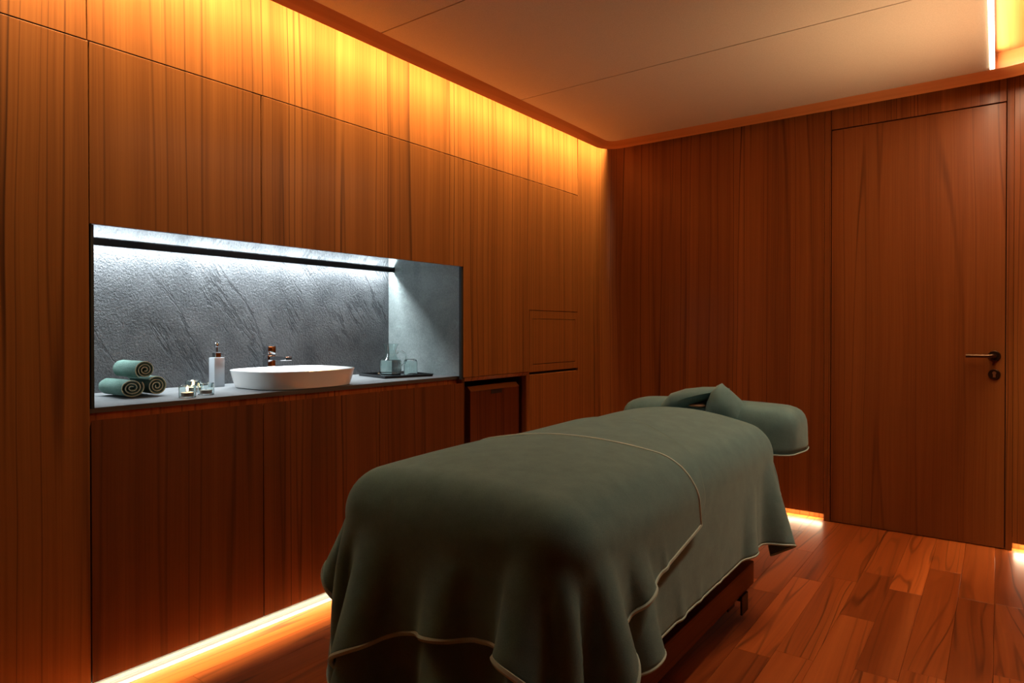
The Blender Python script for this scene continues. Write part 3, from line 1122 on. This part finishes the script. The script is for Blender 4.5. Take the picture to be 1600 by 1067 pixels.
for A, B in zip(rings[:-1], rings[1:]):
    n = max(len(A), len(B))
    for k in range(n):
        k2 = (k + 1) % n
        if len(A) == 1:
            b.faces.new((A[0], B[k2], B[k]))
        elif len(B) == 1:
            b.faces.new((A[k], A[k2], B[0]))
        else:
            b.faces.new((A[k], A[k2], B[k2], B[k]))
bs = empty('wash_basin', (bcx, bcy, ZW))
local(obj('bowl', b, CERAMIC, smooth=True), bs)
b = bmesh.new()
lathe(b, [(0, 0.0), (0.021, 0.0), (0.021, 0.003), (0.017, 0.0045), (0, 0.0045)], bcx, bcy, ZW + 0.0085, 20)
local(obj('drain', b, CHROME, smooth=True), bs)
tag(bs, 'oval white ceramic vessel basin on the grey stone worktop', 'basin')

# ---- tap
fx, fy = -2.715, 1.772
fa = empty('tap', (fx, fy, ZW))
local(obj('body', bx(fx - 0.021, fx + 0.021, fy - 0.021, fy + 0.021, ZW, 0.998, 0.003, 2), CHROME, smooth=True), fa)
local(obj('spout', bx(fx + 0.018, fx + 0.150, fy - 0.017, fy + 0.017, 0.976, 0.994, 0.002, 2), CHROME, smooth=True), fa)
local(obj('spout_tip', bx(fx + 0.150, fx + 0.154, fy - 0.014, fy + 0.014, 0.979, 0.991, 0.001), BLACK), fa)
local(obj('lever', bx(fx - 0.021, fx + 0.024, fy - 0.021, fy + 0.021, 1.001, 1.040, 0.004, 2), CHROME, smooth=True), fa)
tag(fa, 'square chrome basin tap standing behind the white basin', 'tap')

# ---- soap dispenser
sx, sy = -2.683, 1.500
sd = empty('soap_dispenser', (sx, sy, ZW))
local(obj('body', bx(sx - 0.023, sx + 0.023, sy - 0.023, sy + 0.023, ZW, ZW + 0.124, 0.002, 2), FROST, smooth=True), sd)
local(obj('collar', bx(sx - 0.013, sx + 0.013, sy - 0.013, sy + 0.013, ZW + 0.124, ZW + 0.146, 0.002), CHROME), sd)
b = bmesh.new()
lathe(b, [(0, 0), (0.005, 0), (0.005, 0.022), (0.009, 0.026), (0.009, 0.038), (0.007, 0.041), (0, 0.041)], sx, sy, ZW + 0.146, 18)
pu = local(obj('pump', b, CHROME, smooth=True), sd)
b = bmesh.new()
tube(b, [(sx, sy, ZW + 0.181), (sx + 0.03, sy + 0.0, ZW + 0.181), (sx + 0.036, sy, ZW + 0.176)], 0.0035, 8)
o = obj('nozzle', b, CHROME, smooth=True)
o.parent = pu
o.matrix_parent_inverse = Matrix.Translation(-Vector(sd.location))
tag(sd, 'square metal soap dispenser with pump beside the basin', 'dispenser')

# ---- rolled towels: real spirals with hem cord
def towel(cx0, cx1, cy, cz, ry, rz, turns, ph, label, phase, sag=0.0):
    t = empty('rolled_towel', (0.5 * (cx0 + cx1), cy, cz - rz))
    n = int(turns * 30)
    def sp(k, off=0.0):
        f = k / n
        a = phase + f * turns * 2 * PI
        r0 = 0.16 + 0.84 * f
        return (cy + math.cos(a) * (ry * r0 + off), cz + math.sin(a) * (rz * r0 + off))
    b = bmesh.new()
    wdt = min(ry, rz) * 0.84 / turns * 0.34
    xs = [cx0, cx0 + 0.004, cx0 + 0.3 * (cx1 - cx0), cx0 + 0.6 * (cx1 - cx0), cx1 - 0.004, cx1]
    hw = [0.55, 1.0, 1.0, 1.0, 1.0, 0.55]
    grid = []
    for xi, (xx, hh) in enumerate(zip(xs, hw)):
        ro, rin = [], []
        for k in range(n + 1):
            kk = math.sin(k * 1.7 + xi * 2.1) * 0.0007
            yo, zo = sp(k, -wdt + wdt * hh + kk)
            yi, zi = sp(k, -wdt - wdt * hh + kk)
            ro.append(b.verts.new((xx, yo, zo)))
            rin.append(b.verts.new((xx, yi, zi)))
        grid.append((ro, rin))
    m = len(xs)
    for i in range(m - 1):
        for k in range(n):
            b.faces.new((grid[i][0][k], grid[i][0][k + 1], grid[i + 1][0][k + 1], grid[i + 1][0][k]))
            b.faces.new((grid[i][1][k + 1], grid[i][1][k], grid[i + 1][1][k], grid[i + 1][1][k + 1]))
        for k in (0, n):
            b.faces.new((grid[i][0][k], grid[i + 1][0][k], grid[i + 1][1][k], grid[i][1][k]))
    for i in (0, m - 1):
        for k in range(n):
            b.faces.new((grid[i][0][k], grid[i][0][k + 1], grid[i][1][k + 1], grid[i][1][k]))
    local(obj('roll', b, TERRY, smooth=True), t)
    b = bmesh.new()
    tube(b, [(cx1 + 0.0006, *sp(k, -wdt * 0.45)) for k in range(n + 1)], wdt * 0.50, 6)
    local(obj('hem', b, TERRY_HEM, smooth=True), t)
    tag(t, label, 'towel', 'rolled towels stacked on the worktop')
towel(-2.665, -2.475, 1.068, ZW + 0.0360, 0.043, 0.0355, 3.0, 0, 'rolled green towel at the bottom left of the stack of three', 0.6)
towel(-2.655, -2.480, 1.156, ZW + 0.0375, 0.0375, 0.037, 3.0, 0, 'rolled green towel at the bottom right of the stack, nearest the candles', 2.4)
towel(-2.660, -2.478, 1.114, ZW + 0.0985, 0.036, 0.0345, 3.0, 0, 'rolled green towel lying on top of the other two rolls', 4.1)

# ---- tealights in glass holders
def tealight(cx, cy, lit, label):
    t = empty('tealight_holder', (cx, cy, ZW))
    b = bmesh.new()
    r, h = 0.0285, 0.043
    lathe(b, [(0, 0), (r - 0.001, 0), (r, 0.001), (r, h), (r - 0.001, h + 0.0006), (r - 0.002, h), (r - 0.002, 0.005), (0, 0.005)], cx, cy, ZW, 40)
    local(obj('glass', b, GLASS, smooth=True), t)
    b = bmesh.new()
    lathe(b, [(0, 0.0), (0.0205, 0.0), (0.0215, 0.0125), (0.0205, 0.0125), (0.0200, 0.011), (0, 0.011)], cx, cy, ZW + 0.0056, 32)
    cup = local(obj('candle_cup', b, TINCUP, smooth=True), t)
    b = bmesh.new()
    lathe(b, [(0, 0.0), (0.0198, 0.0), (0.0198, 0.0012), (0, 0.0016)], cx, cy, ZW + 0.0167, 28)
    local(obj('wax', b, WAX, smooth=True), t)
    b = bmesh.new()
    tube(b, [(cx, cy, ZW + 0.018), (cx + 0.0006, cy, ZW + 0.0235)], 0.0007, 6)
    local(obj('wick', b, BLACK), t)
    if lit:
        b = bmesh.new()
        lathe(b, [(0, 0), (0.0022, 0.002), (0.0034, 0.006), (0.0026, 0.011), (0.0012, 0.016), (0, 0.020)], cx, cy, ZW + 0.021, 14)
        local(obj('flame', b, FLAME, smooth=True), t)
        d = bpy.data.lights.new('flame_light', 'POINT')
        d.energy = 0.12
        d.color = (1.0, 0.6, 0.28)
        d.shadow_soft_size = 0.004
        o = bpy.data.objects.new('flame_light', d)
        COL.objects.link(o)
        o.location = (cx, cy, ZW + 0.034)
    tag(t, label, 'candle', 'tealights in clear glass holders')
tealight(-2.335, 1.195, True, 'burning tealight in a glass, foremost of the three')
tealight(-2.380, 1.288, False, 'tealight in a glass without a flame, nearest the basin')
tealight(-2.530, 1.318, True, 'burning tealight in a glass behind the other two')

# ---- tray, jug, tumbler
tx, ty, ta = -2.526, 2.388, R(-13.5)
b = bmesh.new()
hs = 0.139
box(b, -hs, hs, -hs, hs, 0.0, 0.005, 0.001)
tray = empty('serving_tray', (tx, ty, ZW))
tray.rotation_euler = (0, 0, ta)
obj('plate', b, LACQUER, tray)
b = bmesh.new()
o_, i_ = hs, hs - 0.006
pr = [(o_, 0.0052), (o_ + 0.003, 0.014), (i_ + 0.003, 0.014), (i_, 0.0052)]
rr = []
for r, z in pr:
    rr.append([b.verts.new((r * c, r * d, z)) for c, d in ((1, 1), (-1, 1), (-1, -1), (1, -1))])
for i in range(4):
    A, B = rr[i], rr[(i + 1) % 4]
    for k in range(4):
        b.faces.new((A[k], A[(k + 1) % 4], B[(k + 1) % 4], B[k]))
obj('rim', b, LACQUER, tray)
tag(tray, 'square black lacquer tray at the right end of the worktop', 'tray')
ZTY = ZW + 0.0054
jx, jy = -2.548, 2.372
jug = empty('glass_jug', (jx, jy, ZTY))
b = bmesh.new()
outp = [(0.0, 0.0), (0.052, 0.0), (0.056, 0.004), (0.057, 0.02), (0.057, 0.072), (0.054, 0.080), (0.045, 0.087), (0.034, 0.098), (0.029, 0.112), (0.030, 0.130), (0.036, 0.150), (0.043, 0.163)]
inp = [(0.0405, 0.1635), (0.0335, 0.150), (0.0277, 0.130), (0.0267, 0.112), (0.0317, 0.0975), (0.043, 0.0853), (0.0515, 0.0785), (0.0545, 0.071), (0.0545, 0.02), (0.052, 0.009), (0.0, 0.007)]
lathe(b, outp + inp, jx, jy, ZTY, 48)
local(obj('vessel', b, GLASS, smooth=True), jug)
b = bmesh.new()
lathe(b, [(0, 0.0074), (0.0515, 0.0095), (0.0541, 0.02), (0.0541, 0.0705), (0.0512, 0.0778), (0.0480, 0.0795), (0, 0.0795)], jx, jy, ZTY, 48)
local(obj('water', b, WATER, smooth=True), jug)
b = bmesh.new()
dx, dy = 0.52, 0.854
hp = [(0.031, 0.110), (0.040, 0.122), (0.058, 0.123), (0.076, 0.110), (0.084, 0.090), (0.082, 0.072), (0.072, 0.056), (0.0575, 0.044)]
tube(b, [(jx + dx * r, jy + dy * r, ZTY + z) for r, z in hp], 0.0048, 10)
local(obj('handle', b, GLASS, smooth=True), jug)
tag(jug, 'clear glass water jug with handle standing on the black tray', 'jug')
gx, gy = -2.500, 2.470
b = bmesh.new()
r, h = 0.036, 0.082
lathe(b, [(r, 0.0), (r + 0.0003, 0.001), (r, 0.03), (r - 0.001, 0.068), (r - 0.005, 0.078), (r - 0.012, h), (0, h),
          ][:7] + [(0, h - 0.006), (r - 0.013, h - 0.006), (r - 0.007, 0.073), (r - 0.003, 0.066), (r - 0.002, 0.03), (r - 0.0022, 0.001)], gx, gy, ZTY, 40, close=True)
gl = obj('tumbler', b, GLASS, smooth=True)
tag(gl, 'upturned clear drinking glass on the black tray beside the jug', 'glass')
